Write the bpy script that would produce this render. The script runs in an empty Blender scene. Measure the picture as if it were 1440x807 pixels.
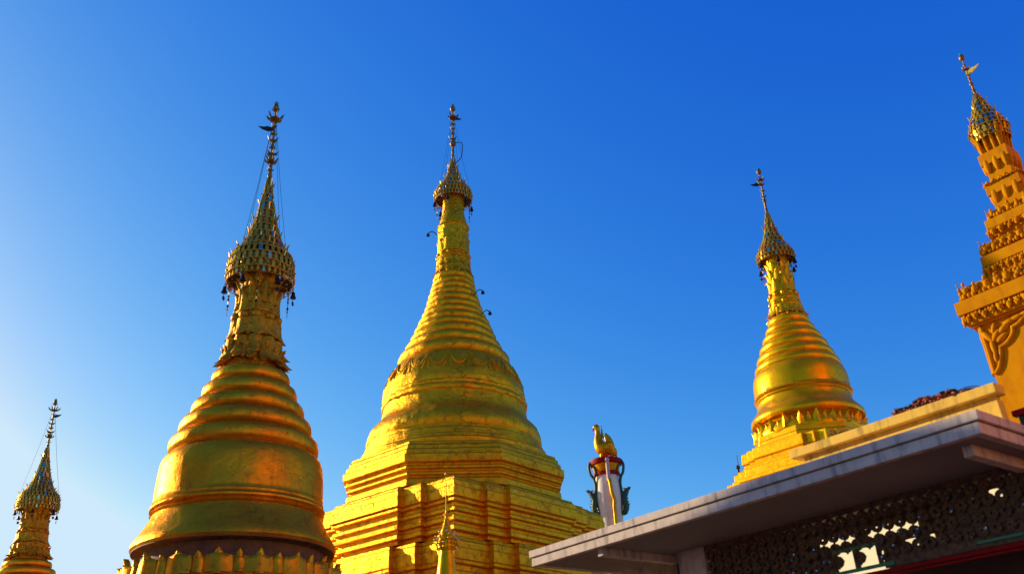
import bpy, math, random
from mathutils import Vector, Matrix, noise
random.seed(7)
sc = bpy.context.scene
C = bpy.context.collection
PI = math.pi
rad = math.radians

# ------------------------------------------------------------------ camera
TH, PH = rad(27.9427), rad(3.1601)
fw = Vector((0, math.cos(TH), math.sin(TH)))
r0 = Vector((1, 0, 0)); u0 = Vector((0, -math.sin(TH), math.cos(TH)))
rr = math.cos(PH)*r0 - math.sin(PH)*u0
uu = math.sin(PH)*r0 + math.cos(PH)*u0
cam = bpy.data.cameras.new('camera'); co = bpy.data.objects.new('camera', cam); C.objects.link(co)
m = Matrix((rr, uu, -fw)).transposed().to_4x4(); m.translation = Vector((0, 0, 1.6)); co.matrix_world = m
cam.sensor_width = 36; cam.lens = 1250/1440*36; cam.clip_end = 6000; cam.clip_start = .05
cam.dof.use_dof = True; cam.dof.focus_distance = 26; cam.dof.aperture_fstop = 1.3
sc.camera = co

# ------------------------------------------------------------------ light
SUN_AZ, SUN_EL = -64.0, 18.0
w = bpy.data.worlds.new('World'); sc.world = w; w.use_nodes = True
nt = w.node_tree; nt.nodes.clear()
sky = nt.nodes.new('ShaderNodeTexSky'); sky.sky_type = 'NISHITA'; sky.sun_disc = False
sky.sun_elevation = rad(SUN_EL); sky.sun_rotation = rad(SUN_AZ)
sky.altitude = 200; sky.air_density = 1.0; sky.dust_density = .8; sky.ozone_density = 3.0
EXPO = .3
bg = nt.nodes.new('ShaderNodeBackground'); bg.inputs[1].default_value = .15
wo = nt.nodes.new('ShaderNodeOutputWorld')
sep = nt.nodes.new('ShaderNodeSeparateColor'); cmb = nt.nodes.new('ShaderNodeCombineColor')
nt.links.new(sky.outputs[0], sep.inputs[0])
def wm(op, a, b):
    n = nt.nodes.new('ShaderNodeMath'); n.operation = op; nt.links.new(a, n.inputs[0]); n.inputs[1].default_value = b; return n.outputs[0]
for i, (g, k, mx) in enumerate(((2.5, 4.4, .62), (1.37, 1.45, .82), (.45, 1.06, .97))):   # deep saturated sky response
    c = wm('MULTIPLY', sep.outputs[i], .15); c = wm('POWER', c, g); c = wm('MULTIPLY', c, k); c = wm('MINIMUM', c, mx)
    nt.links.new(wm('MULTIPLY', c, 1/.15/2**EXPO), cmb.inputs[i])
nt.links.new(cmb.outputs[0], bg.inputs[0]); nt.links.new(bg.outputs[0], wo.inputs[0])
sl = bpy.data.lights.new('sun', 'SUN'); sl.energy = 5.0; sl.angle = rad(.5); sl.color = (1, .80, .47)
so = bpy.data.objects.new('sun', sl); C.objects.link(so)
sd = Vector((math.sin(rad(SUN_AZ))*math.cos(rad(SUN_EL)), math.cos(rad(SUN_AZ))*math.cos(rad(SUN_EL)), math.sin(rad(SUN_EL))))
so.rotation_euler = sd.to_track_quat('Z', 'Y').to_euler(); so.location = (0, 0, 60)
vs = sc.view_settings; vs.view_transform = 'Standard'; vs.look = 'None'; vs.exposure = EXPO; vs.gamma = 1
vs.use_curve_mapping = False

# ------------------------------------------------------------------ materials
def mat(name): 
    m = bpy.data.materials.new(name); m.use_nodes = True
    return m, m.node_tree, m.node_tree.nodes['Principled BSDF']
def N(nt, t, **k):
    n = nt.nodes.new(t)
    for a, b in k.items():
        if a in n.inputs: n.inputs[a].default_value = b
        else: setattr(n, a, b)
    return n
def noise_n(nt, scale, detail=6, rough=.55, vec=None, dist=0):
    n = nt.nodes.new('ShaderNodeTexNoise'); n.inputs['Scale'].default_value = scale; n.inputs['Detail'].default_value = detail
    n.inputs['Roughness'].default_value = rough; n.inputs['Distortion'].default_value = dist
    if vec: nt.links.new(vec, n.inputs['Vector'])
    return n.outputs['Fac']
def ramp(nt, fac, pts):
    r = nt.nodes.new('ShaderNodeValToRGB'); e = r.color_ramp.elements
    while len(e) < len(pts): e.new(.5)
    for x, (p, c) in zip(e, pts):
        x.position = p; x.color = (c, c, c, 1) if isinstance(c, (int, float)) else (*c, 1)
    nt.links.new(fac, r.inputs[0]); return r.outputs[0]
def mix(nt, fac, a, b, mode='MIX'):
    n = nt.nodes.new('ShaderNodeMix'); n.data_type = 'RGBA'; n.blend_type = mode
    for s, i in ((fac, 0), (a, 6), (b, 7)):
        if isinstance(s, bpy.types.NodeSocket): nt.links.new(s, n.inputs[i])
        elif isinstance(s, tuple): n.inputs[i].default_value = (*s, 1)
        else: n.inputs[i].default_value = s
    return n.outputs[2]
def mapping(nt, sc_):
    tc = nt.nodes.new('ShaderNodeTexCoord'); mp = nt.nodes.new('ShaderNodeMapping'); mp.inputs['Scale'].default_value = sc_
    nt.links.new(tc.outputs['Object'], mp.inputs[0]); return mp.outputs[0]
def bump(nt, p, facs):
    last = None
    for f, s, d in facs:
        b = nt.nodes.new('ShaderNodeBump'); b.inputs['Strength'].default_value = s; b.inputs['Distance'].default_value = d
        nt.links.new(f, b.inputs['Height'])
        if last: nt.links.new(last, b.inputs['Normal'])
        last = b.outputs[0]
    nt.links.new(last, p.inputs['Normal'])

def gold(name, a, b, dark, metal=.85, rough=(.3, .5), size=1.0, grime=.5, bmp=.02, streak=.5):
    m, nt, p = mat(name)
    o = mapping(nt, (1/size,)*3); st = mapping(nt, (5/size, 5/size, .35/size))
    n1 = noise_n(nt, .9, 8, .62, o, .4); n2 = noise_n(nt, 7, 8, .68, o); n3 = noise_n(nt, 26, 4, .6, o); ns = noise_n(nt, 1.6, 7, .7, st)
    c = mix(nt, ramp(nt, n1, [(.35, 0), (.65, 1)]), a, b)
    c = mix(nt, ramp(nt, n2, [(.45, 0), (.7, .35)]), c, tuple(x*.72 for x in b))
    hv = noise_n(nt, 2.3, 5, .6, o, .8); wn = nt.nodes.new('ShaderNodeTexVoronoi'); wn.inputs['Scale'].default_value = 5.5; nt.links.new(o, wn.inputs['Vector'])
    sc_ = nt.nodes.new('ShaderNodeSeparateColor'); nt.links.new(wn.outputs['Color'], sc_.inputs[0])
    c = mix(nt, ramp(nt, hv, [(.52, 0), (.68, .28)]), c, (a[0]*.95, a[1]*.62, a[2]*.5))
    c = mix(nt, ramp(nt, hv, [(.32, .40), (.46, 0)]), c, (a[0]*.66, a[1]*1.02, a[2]+.004))
    c = mix(nt, ramp(nt, sc_.outputs[0], [(0, .0), (1, .16)]), c, tuple(x*.6 for x in b))
    vc = nt.nodes.new('ShaderNodeTexVoronoi'); vc.feature = 'DISTANCE_TO_EDGE'; vc.inputs['Scale'].default_value = 1.1
    dn = nt.nodes.new('ShaderNodeVectorMath'); dn.operation = 'MULTIPLY_ADD'
    nz = nt.nodes.new('ShaderNodeTexNoise'); nz.inputs['Scale'].default_value = 3.0; nz.inputs['Detail'].default_value = 6; nt.links.new(o, nz.inputs['Vector'])
    nt.links.new(nz.outputs['Color'], dn.inputs[0]); dn.inputs[1].default_value = (.5, .5, .5); nt.links.new(o, dn.inputs[2]); nt.links.new(dn.outputs[0], vc.inputs['Vector'])
    crk = ramp(nt, vc.outputs['Distance'], [(.0, .8), (.012, 0)]); ck = nt.nodes.new('ShaderNodeMath'); ck.operation = 'MULTIPLY'
    nt.links.new(crk, ck.inputs[0]); nt.links.new(ramp(nt, n1, [(.48, 0), (.60, 1)]), ck.inputs[1]); c = mix(nt, ck.outputs[0], c, dark)
    g1 = ramp(nt, n2, [(.64-.14*grime, 0), (.80-.1*grime, 1)]); g2 = ramp(nt, ns, [(.66-.14*streak, 0), (.85, .8)])
    mx = nt.nodes.new('ShaderNodeMath'); mx.operation = 'MAXIMUM'; nt.links.new(g1, mx.inputs[0]); nt.links.new(g2, mx.inputs[1])
    g = nt.nodes.new('ShaderNodeMath'); g.operation = 'MULTIPLY'; g.inputs[1].default_value = .75; nt.links.new(mx.outputs[0], g.inputs[0])
    c = mix(nt, g.outputs[0], c, dark)
    nt.links.new(c, p.inputs['Base Color'])
    me = nt.nodes.new('ShaderNodeMapRange'); me.inputs['To Min'].default_value = metal; me.inputs['To Max'].default_value = metal*.35
    nt.links.new(g.outputs[0], me.inputs[0]); nt.links.new(me.outputs[0], p.inputs['Metallic'])
    ro = nt.nodes.new('ShaderNodeMapRange'); ro.inputs['To Min'].default_value = rough[0]; ro.inputs['To Max'].default_value = rough[1]
    ro.inputs['From Min'].default_value = .3; ro.inputs['From Max'].default_value = .7
    nt.links.new(n2, ro.inputs[0]); nt.links.new(ro.outputs[0], p.inputs['Roughness'])
    p.inputs['Specular Tint'].default_value = (1, .62, .12, 1)
    bump(nt, p, [(n1, .5, bmp*2.5), (n2, .6, bmp), (n3, .5, bmp*.35), (g1, -.3 if False else .3, bmp*.2)])
    return m
G_BRONZE = gold('aged_gold', (.90, .385, .010), (.70, .265, .010), (.10, .042, .014), .76, (.24, .44), 1.1, .5, .020, .85)
G_NECK = gold('rough_aged_gold', (.78, .38, .015), (.50, .23, .012), (.08, .035, .012), .6, (.3, .55), .45, 1.0, .03, .6)
G_LEAF = gold('gold_leaf_bright', (.97, .475, .008), (.82, .35, .006), (.12, .05, .006), .72, (.26, .48), 1.4, .75, .055, .9)
G_SMALL = gold('gold_small_stupa', (.98, .52, .003), (.88, .41, .002), (.2, .08, .006), .58, (.24, .38), 1.0, .15, .008, .4)
G_CROWN = gold('gilded_ironwork', (.80, .48, .05), (.52, .31, .03), (.06, .035, .012), .68, (.25, .5), .3, .85, .004, .2)
G_BIRD = gold('gold_bird', (.88, .42, .006), (.6, .25, .006), (.12, .06, .02), .7, (.3, .5), .3, .5, .01, .3)
def plain(name, col, rough=.5, metal=0, col2=None, scale=6, b=.004, dirt=None, dirt_amt=.5, streaks=False, spec=None):
    m, nt, p = mat(name); o = mapping(nt, (1, 1, 1))
    n = noise_n(nt, scale, 7, .62, o)
    c = mix(nt, ramp(nt, n, [(.35, 0), (.68, 1)]), col, col2 or tuple(x*.8 for x in col))
    if dirt:
        o2 = mapping(nt, (3, 3, .5) if streaks else (1, 1, 1)); d = noise_n(nt, scale*.6, 8, .72, o2)
        f = ramp(nt, d, [(.5, 0), (.72, dirt_amt)]); c = mix(nt, f, c, dirt)
    nt.links.new(c, p.inputs['Base Color']); p.inputs['Roughness'].default_value = rough; p.inputs['Metallic'].default_value = metal
    if spec is not None: p.inputs['Specular IOR Level'].default_value = spec
    bump(nt, p, [(n, .5, b), (noise_n(nt, scale*6, 4, .6, o), .4, b*.4)])
    return m
M_ORANGE = plain('ochre_paint', (.64, .265, .001), .7, 0, (.55, .20, .001), 3, .006, (.30, .08, .005), .6, True, .04)
M_CONC = plain('weathered_whitewash', (.70, .55, .44), .85, 0, (.56, .44, .36), 5, .006, (.11, .09, .09), .95, True)
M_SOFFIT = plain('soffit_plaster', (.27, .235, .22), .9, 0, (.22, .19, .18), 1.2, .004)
M_CREAM = plain('cream_parapet_paint', (.88, .54, .05), .75, 0, (.80, .46, .05), 4, .005, (.22, .11, .02), .95, True)
M_WOOD = plain('dark_carved_wood', (.22, .10, .03), .6, 0, (.035, .018, .012), 14, .006)
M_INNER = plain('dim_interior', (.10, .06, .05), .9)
M_RED = plain('red_paint', (.40, .004, .003), .6, 0, (.26, .003, .003), 8, .003, spec=.15)
M_GREEN = plain('green_paint', (.04, .30, .12), .45, 0, (.03, .22, .10), 8, .003)
M_DKGREEN = plain('dark_green_paint', (.015, .07, .035), .5, 0, (.02, .10, .05), 20, .01)
M_WHITE = plain('white_plaster', (.90, .82, .66), .6, 0, (.82, .72, .54), 3, .006, (.35, .26, .16), .4, True)
M_PINK = plain('pale_pink_tile', (.66, .46, .46), .5, 0, (.5, .35, .36), 12, .006)
M_IRON = plain('dark_iron', (.03, .022, .02), .45, .6)
M_DKCR = plain('tarnished_crown_inner', (.30, .18, .03), .5, .6, (.12, .07, .015), 9, .003)
M_BROWN = plain('underside_shade_brown', (.19, .08, .02), .75, 0, (.07, .03, .014), 5, .008)
M_TEAL = plain('teal_glass', (.03, .45, .5), .08, 0, (.02, .35, .45), 6, 0.0)
M_MIRROR = plain('mirror_glint_beads', (.55, .6, .8), .06, 1, (.45, .5, .75), 9, 0.0)
M_PALE = plain('polished_gold_beads', (.95, .74, .36), .14, 1, (.9, .6, .22), 9, 0.0)
M_GEMR = plain('red_glass', (.5, .04, .03), .12)
M_TILE = plain('broken_red_tiles', (.48, .09, .02), .8, 0, (.10, .03, .02), 22, .01)
M_TWIG = plain('dry_twigs', (.06, .022, .02), .8)
M_GROUND = plain('pale_paving', (.27, .16, .085), .85, 0, (.20, .12, .06), .8, .004, (.2, .16, .12), .5)
M_LEAFD = plain('dark_leaves', (.05, .09, .025), .6, 0, (.09, .12, .03), 3, .01)
m_, nt_, p_ = mat('cream_glow'); p_.inputs['Emission Color'].default_value = (1, .78, .42, 1); p_.inputs['Emission Strength'].default_value = .85
p_.inputs['Base Color'].default_value = (.8, .7, .5, 1); M_LIT = m_

# ------------------------------------------------------------------ mesh builder
class MB:
    def __init__(s): s.v = []; s.f = []; s.mi = []
    def add(s, vs, fs, mi=0):
        b = len(s.v); s.v += [tuple(x) for x in vs]; s.f += [tuple(i+b for i in f) for f in fs]; s.mi += [mi]*len(fs)
    def box(s, x0, x1, y0, y1, z0, z1, mi=0, mtx=None):
        vs = [Vector((x, y, z)) for z in (z0, z1) for x, y in ((x0, y0), (x1, y0), (x1, y1), (x0, y1))]
        if mtx: vs = [mtx @ q for q in vs]
        s.add(vs, [(3, 2, 1, 0), (4, 5, 6, 7), (0, 1, 5, 4), (1, 2, 6, 5), (2, 3, 7, 6), (3, 0, 4, 7)], mi)
    def lathe(s, prof, n=96, mi=0, cx=0, cy=0, jit=0.0, mod=None, cap=True):
        vs = []; fs = []
        for r, z in prof:
            for k in range(n):
                t = 2*PI*k/n; q = r
                if mod: q = mod(r, z, t)
                if jit: q += jit*(noise.noise(Vector((math.cos(t)*r*1.7+3, math.sin(t)*r*1.7, z*1.3)))+.6*noise.noise(Vector((math.cos(t)*r*5, math.sin(t)*r*5, z*4))))
                vs.append((cx+q*math.cos(t), cy+q*math.sin(t), z))
        for i in range(len(prof)-1):
            for k in range(n):
                k2 = (k+1) % n; a, b, c, d = i*n+k, i*n+k2, (i+1)*n+k2, (i+1)*n+k
                fs.append((a, b, c, d) if prof[i+1][1] >= prof[i][1] else (a, b, c, d))
        if cap:
            fs.append(tuple(range(n))[::-1]); fs.append(tuple((len(prof)-1)*n+k for k in range(n)))
        s.add(vs, fs, mi)
    def tube(s, path, r, n=6, mi=0, closed=False):
        P = [Vector(p) for p in path]; L = len(P); rs = r if isinstance(r, (list, tuple)) else [r]*L
        vs = []; fs = []; ref = None
        for i, p in enumerate(P):
            if closed: t = P[(i+1) % L]-P[i-1]
            else: t = P[min(i+1, L-1)]-P[max(i-1, 0)]
            t.normalize()
            if ref is None: ref = t.orthogonal().normalized()
            ref = (ref - t*ref.dot(t)); ref = ref.normalized() if ref.length > 1e-6 else t.orthogonal().normalized()
            b = t.cross(ref)
            for k in range(n):
                a = 2*PI*k/n; vs.append(p+rs[i]*(math.cos(a)*ref+math.sin(a)*b))
        for i in range(L if closed else L-1):
            j = (i+1) % L
            for k in range(n):
                k2 = (k+1) % n; fs.append((i*n+k, i*n+k2, j*n+k2, j*n+k))
        if not closed: fs.append(tuple(range(n))[::-1]); fs.append(tuple((L-1)*n+k for k in range(n)))
        s.add(vs, fs, mi)
    def ring(s, R, z, r, n=64, mi=0, k=6, cx=0, cy=0):
        s.tube([(cx+R*math.cos(2*PI*i/n), cy+R*math.sin(2*PI*i/n), z) for i in range(n)], r, k, mi, True)
    def ball(s, c, r, mi=0, n=8, m_=5, sc_=(1, 1, 1), mtx=None):
        vs = [Vector((0, 0, -1))]
        for i in range(1, m_):
            a = -PI/2+PI*i/m_
            for k in range(n): t = 2*PI*k/n; vs.append(Vector((math.cos(a)*math.cos(t), math.cos(a)*math.sin(t), math.sin(a))))
        vs.append(Vector((0, 0, 1))); fs = []
        for k in range(n): fs.append((0, 1+(k+1) % n, 1+k))
        for i in range(m_-2):
            for k in range(n): a = 1+i*n+k; b = 1+i*n+(k+1) % n; fs.append((a, b, b+n, a+n))
        L = len(vs)-1
        for k in range(n): fs.append((L, 1+(m_-2)*n+k, 1+(m_-2)*n+(k+1) % n))
        out = []
        for q in vs:
            q = Vector((q.x*r*sc_[0], q.y*r*sc_[1], q.z*r*sc_[2]))
            if mtx: q = mtx @ q
            out.append(q+Vector(c))
        s.add(out, fs, mi)
    def plate(s, o, ax, up, nrm, pts, th, mi=0):
        """flat polygon pts (a,b) in plane (ax,up) at o, thickness th along nrm"""
        o, ax, up, nrm = Vector(o), Vector(ax), Vector(up), Vector(nrm); n = len(pts)
        vs = [o+ax*a+up*b-nrm*th/2 for a, b in pts]+[o+ax*a+up*b+nrm*th/2 for a, b in pts]
        fs = [tuple(range(n))[::-1], tuple(range(n, 2*n))]+[(i, (i+1) % n, n+(i+1) % n, n+i) for i in range(n)]
        s.add(vs, fs, mi)
    def petals(s, n, z, h, R, wid=1.0, bulge=.05, flare=.1, mi=0, phase=0, dr=0.0, up=1, tip=.8, rib=0, jit=0, p=2.2):
        """ring of n closed leaf shapes rising (up=1) or hanging (up=-1) from radius R at z"""
        NU, NV = 6, 6; th = .35*bulge+.012*R
        for k in range(n):
            t0 = 2*PI*(k+phase)/n; hw = PI/n*wid; hh = h*(1+jit*random.uniform(-1, 1)); fl = flare*(1+jit*1.5*random.uniform(-1, 1))
            grid = []
            for layer in (1, 0):
                for j in range(NV+1):
                    v = j/NV; ww = (1-v**p)**.62 if v < 1 else 0.0
                    for i in range(NU+1):
                        q = -1+2*i/NU; a = t0+hw*ww*q
                        rr_ = R+dr*v+fl*max(0, (v-.35)/.65)**2+bulge*(1-q*q)*(1-.5*v)*1.0+(rib*(1-abs(q)) if rib else 0)
                        if not layer: rr_ -= th+bulge*.3
                        grid.append((rr_*math.cos(a), rr_*math.sin(a), z+up*hh*v))
            W_ = NU+1; O = (NV+1)*W_; fs = []
            for j in range(NV):
                for i in range(NU):
                    a = j*W_+i; fs.append((a, a+1, a+W_+1, a+W_)); fs.append((O+a, O+a+W_, O+a+W_+1, O+a+1))
            for j in range(NV):
                a = j*W_; fs.append((a, a+W_, O+a+W_, O+a)); a = j*W_+NU; fs.append((a, O+a, O+a+W_, a+W_))
            for i in range(NU): fs.append((i, O+i, O+i+1, i+1))
            s.add(grid, fs, mi)
    def build(s, name, mats, parent=None, smooth=None, loc=None, bevel=0):
        me = bpy.data.meshes.new(name); me.from_pydata(s.v, [], s.f); me.validate()
        import bmesh
        bm = bmesh.new(); bm.from_mesh(me)
        bmesh.ops.remove_doubles(bm, verts=bm.verts, dist=1e-6) if False else None
        bmesh.ops.recalc_face_normals(bm, faces=bm.faces); bm.to_mesh(me); bm.free()
        for mm in (mats if isinstance(mats, (list, tuple)) else [mats]): me.materials.append(mm)
        if len(me.polygons) == len(s.mi): me.polygons.foreach_set('material_index', s.mi)
        if smooth:
            me.polygons.foreach_set('use_smooth', [True]*len(me.polygons)); me.set_sharp_from_angle(angle=rad(smooth))
        o = bpy.data.objects.new(name, me); C.objects.link(o)
        if parent: o.parent = parent
        if loc: o.location = loc
        if bevel:
            b = o.modifiers.new('bevel', 'BEVEL'); b.width = bevel; b.segments = 2; b.limit_method = 'ANGLE'
        return o
def tag(o, label=None, cat=None, group=None, kind=None):
    if label: o['label'] = label
    if cat: o['category'] = cat
    if group: o['group'] = group
    if kind: o['kind'] = kind
    return o
def empty(name, loc, label, cat, rot=None, group=None):
    o = bpy.data.objects.new(name, None); C.objects.link(o); o.location = loc; o.empty_display_size = .3
    if rot is not None: o.rotation_mode = 'QUATERNION'; o.rotation_quaternion = rot
    return tag(o, label, cat, group)
def lean(tx, ty): return Vector((0, 0, 1)).rotation_difference(Vector((tx, ty, 1)).normalized())
def bead(prof, jump):   # helper: append rolls
    return prof
def rolls(levels, bul, seg=7):
    """levels: list of (r,z) top->bottom of stacked rolls; returns bottom->top smooth torus-like profile"""
    out = []
    L = levels[::-1]
    for (ra, za), (rb, zb) in zip(L, L[1:]):
        for i in range(seg+1):
            t = i/seg; r = ra+(rb-ra)*t; b = math.sin(PI*min(1, t*1.0))**.75
            out.append((r-bul*.55+b*bul*(1.0), za+(zb-za)*t))
    return out

# ------------------------------------------------------------------ crown (umbrella finial)
def crown(root, P, rod, tipz, npl, bells, vane, s=1.0, wires=4, tassels=0, rodr=.05):
    """P: rim->top list of (r,z); rod: list of (kind, z) ; vane=(z,length,azimuth)"""
    mb = MB(); random.seed(int(P[0][1]*100))
    for i in range(len(P)-1):
        (ra, za), (rb, zb) = P[i], P[i+1]; h = zb-za
        mb.ring(ra*1.01, za, .022*s, 48); 
        if i < 2: mb.ring(ra*.995, za+h*.12, .009*s, 48)
        n = max(7, int(npl*ra/P[0][0]))
        q0, q1 = ra*.965, (ra+(rb-ra)*.8)*.965
        if i != 2 or s < .9: mb.lathe([(q0, za+.01*s), (q1, za+h*.8), (q1-.012*s, za+h*.8), (q0-.012*s, za+.01*s)], 36, 3, cap=False)
        for k in range(n):
            t = 2*PI*(k+.5*(i % 2))/n; c, q = math.cos(t), math.sin(t); tan = (-q, c, 0); nr = Vector((c, q, .25)).normalized()
            up = Vector(((rb-ra)*c*.85, (rb-ra)*q*.85, h)); L = up.length; up.normalize()
            o = (ra*c, ra*q, za); wd = PI*ra/n*random.uniform(.75, 1.0)
            ht = L*random.uniform(1.0, 1.25)
            mi = 2 if random.random() < .025 else (1 if random.random() < .16 else 0)
            if i < 2 and k % 2 == 0 and i == 0:
                # open scroll: cross bars
                mb.plate(o, tan, up, nr, [(-wd, 0), (-wd*.55, 0), (wd, L), (wd*.55, L)], .012*s)
                mb.plate(o, tan, up, nr, [(wd, 0), (wd, L*.1), (-wd*.5, L), (-wd, L*.9)], .012*s)
                mb.ball(Vector(o)+up*L*.5+nr*.02*s, .035*s, mi, 6, 4)
            else:
                mb.plate(o, tan, up, nr, [(-wd*.8, 0), (wd*.8, 0), (wd*.55, ht*.35), (wd*.8, ht*.55), (0, ht), (-wd*.8, ht*.55), (-wd*.55, ht*.35)], .014*s, mi)
            if k % 2 == i % 2 and random.random() < .7:    # outward leaf curls on each ring
                e = s*random.uniform(.6, 1.05)*(1.15 if i > 2 else .75)
                mb.plate(o, (c, q, 0), (0, 0, 1), tan, [(0, 0), (.035*e, .01*e), (.05*e, .09*e), (.085*e, .17*e), (.03*e, .13*e), (0, .07*e)], .022*s, random.choice((0, 0, 1)))
    # hanging fringe under the rim
    R0, Z0 = P[0]
    mb.ring(R0*.99, Z0-.17*s, .012*s, 48); mb.ring(R0*.97, Z0-.08*s, .008*s, 48)
    n = int(npl*1.1)
    for k in range(n):
        t = 2*PI*k/n; c, q = math.cos(t), math.sin(t); wd = PI*R0/n*.62
        L = .17*s*(1.15 if k % 3 == 0 else .85)
        mb.plate((R0*.985*c, R0*.985*q, Z0-L-.01*s), (-q, c, 0), (0, 0, 1), (c, q, 0), [(0, 0), (wd, L*.35), (wd*.3, L*.6), (wd*.9, L), (-wd*.9, L), (-wd*.3, L*.6), (-wd, L*.35)], .01*s, 0 if k % 5 else 1)
    # spokes to the shaft
    for k in range(8):
        t = 2*PI*k/8; mb.tube([(R0*.98*math.cos(t), R0*.98*math.sin(t), Z0), (.06, 0, Z0+.02*s)], .012*s, 5)
    # inner cone for the dense upper part
    inner = [(r*.86, z) for r, z in P[1 if len(P) < 6 else 2:]]
    mb.lathe(inner, 24, 3)
    cr = mb.build('umbrella_crown', [G_CROWN, M_PALE, M_GEMR, M_DKCR], root)
    # rod
    rb = MB(); zt = P[-1][1]
    rb.tube([(0, 0, zt-.2*s), (0, 0, tipz-.12*s)], [rodr*s, rodr*.45*s], 8)
    for kind, z, r in rod:
        if kind == 'ball': rb.ball((0, 0, z), r*.8, 0, 10, 7, (1, 1, 1.15))
        elif kind == 'disc':
            rb.lathe([(r*.3, z-.05*s), (r, z-.01*s), (r*.9, z+.02*s), (r*.25, z+.06*s)], 16)
            for k in range(6):
                t = 2*PI*k/6; rb.plate((r*.8*math.cos(t), r*.8*math.sin(t), z), (math.cos(t), math.sin(t), 0), (0, 0, 1), (-math.sin(t), math.cos(t), 0), [(0, 0), (.5*r, .1*r), (.8*r, 1.0*r), (.45*r, .8*r), (0.2*r, .5*r)], .02*s)
        elif kind == 'leaf':
            r *= random.uniform(.65, .95)
            for k in range(5):
                t = 2*PI*k/5+z*7; rb.plate((rodr*.4*s*math.cos(t), rodr*.4*s*math.sin(t), z), (math.cos(t), math.sin(t), 0), (0, 0, 1), (-math.sin(t), math.cos(t), 0), [(0, 0), (r*.6, r*.2), (r, r*1.1), (r*.75, r*.75), (r*.35, r*.6), (0, r*.45)], .02*s)
    ro = rb.build('finial_rod', [M_DKCR], cr, 40)
    g = MB(); g.lathe([(.02*s, tipz-.14*s), (.07*s, tipz-.10*s), (.055*s, tipz-.05*s), (.012*s, tipz)], 10); g.build('gem', [M_TEAL], cr, 40)
    if vane:
        z, L, az = vane; ax = Vector((math.sin(rad(az)), math.cos(rad(az)), 0)); nr = ax.cross(Vector((0, 0, 1)))
        v = MB(); v.plate((0, 0, z), ax, (0, 0, 1), nr, [(0, -.06*L), (.35*L, -.18*L), (.75*L, -.06*L), (L, .12*L), (.62*L, .14*L), (.4*L, .22*L), (.2*L, .16*L), (0, .14*L)], .025*s)
        v.tube([(0, 0, z-.1*L), (0, 0, z+.2*L)], .035*s, 6)
        v.build('vane', [G_CROWN if vane[1] < .3 else M_IRON], cr)
    for k in range(bells):
        t = 2*PI*(k+.3)/bells; x, y = R0*1.0*math.cos(t), R0*1.0*math.sin(t); z = Z0-.2*s; b = MB()
        b.tube([(x, y, z+.05*s), (x, y, z-.07*s)], .007*s, 4)
        b.lathe([(.02*s, z-.06*s), (.045*s, z-.09*s), (.055*s, z-.17*s), (.085*s, z-.25*s), (.075*s, z-.26*s)], 10, 0, x, y)
        b.tube([(x, y, z-.25*s), (x, y, z-.36*s)], .006*s, 4)
        b.plate((x, y, z-.50*s), (math.cos(t+1), math.sin(t+1), 0), (0, 0, 1), (-math.sin(t+1), math.cos(t+1), 0), [(0, 0), (.06*s, .07*s), (.045*s, .13*s), (0, .15*s), (-.045*s, .13*s), (-.06*s, .07*s)], .008*s)
        b.build('hanging_bell', [M_IRON], cr, 40)
    for k in range(tassels):
        t = 2*PI*(k+.15)/tassels; c, q = math.cos(t), math.sin(t); b = MB(); z = Z0-.15*s; L = .95*s; x, y = R0*.86*c, R0*.86*q
        b.tube([(x, y, z), (x, y, z-L)], .006*s, 4)
        for i in range(9):
            zz = z-.1*s-L*.9*i/9; b.plate((x, y, zz), (math.cos(t+i), math.sin(t+i), 0), (0, 0, 1), (-math.sin(t+i), math.cos(t+i), 0), [(-.035*s, 0), (0, -.05*s), (.035*s, 0), (.012*s, .05*s), (-.012*s, .05*s)], .01*s, i % 2)
        b.build('tassel', [M_IRON, G_CROWN], cr)
    for k in range(wires):
        t = 2*PI*(k+.5)/wires+.35; b = MB(); zt2 = rod[-1][1] if False else tipz-(tipz-P[-1][1])*.22
        b.tube([(.03*math.cos(t), .03*math.sin(t), zt2), (P[1][0]*.5*math.cos(t), P[1][0]*.5*math.sin(t), (zt2+P[1][1])/2-.08*s), (P[1][0]*math.cos(t), P[1][0]*math.sin(t), P[1][1])], .006*s, 4)
        b.build('guy_wire', [M_IRON], cr)
    return cr

def sqrot(az):   # rotation so that local +x' = outward normal at azimuth az, +y' = az-90
    a = rad(90-az); return Matrix.Rotation(a, 3, 'Z')
def terrace_poly(a, st, m_, m2, o, R):
    a2 = a-st; c = a-2*st
    q = [(a, m_), (a2, m_), (a2, m2), (c, m2), (c, c), (m2, c), (m2, a2), (m_, a2), (m_, a)]
    if m2 <= 0: q = [(a, m_), (a2, m_), (a2, a2), (m_, a2), (m_, a)]
    pts = []
    for k in range(4):
        for x, y in q:
            x, y = x+o, y+o
            for _ in range(k): x, y = -y, x
            pts.append((x, y))
    return [(R @ Vector((x, y, 0))).to_2d() for x, y in pts]
def stack_poly(mb, polys):
    n = len(polys[0][0]); vs = [(p[0], p[1], z) for P_, z in polys for p in P_]
    fs = [(i*n+k, i*n+(k+1) % n, (i+1)*n+(k+1) % n, (i+1)*n+k) for i in range(len(polys)-1) for k in range(n)]
    fs.append(tuple(range(n))[::-1]); fs.append(tuple((len(polys)-1)*n+k for k in range(n)))
    mb.add(vs, fs)
def terrace(name, root, R, a, st, m_, m2, prof, material, bevel=.02):
    mb = MB(); stack_poly(mb, [(terrace_poly(a, st, m_, m2, o, R), z) for o, z in prof]); return mb.build(name, material, root, None, None, bevel)
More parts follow.
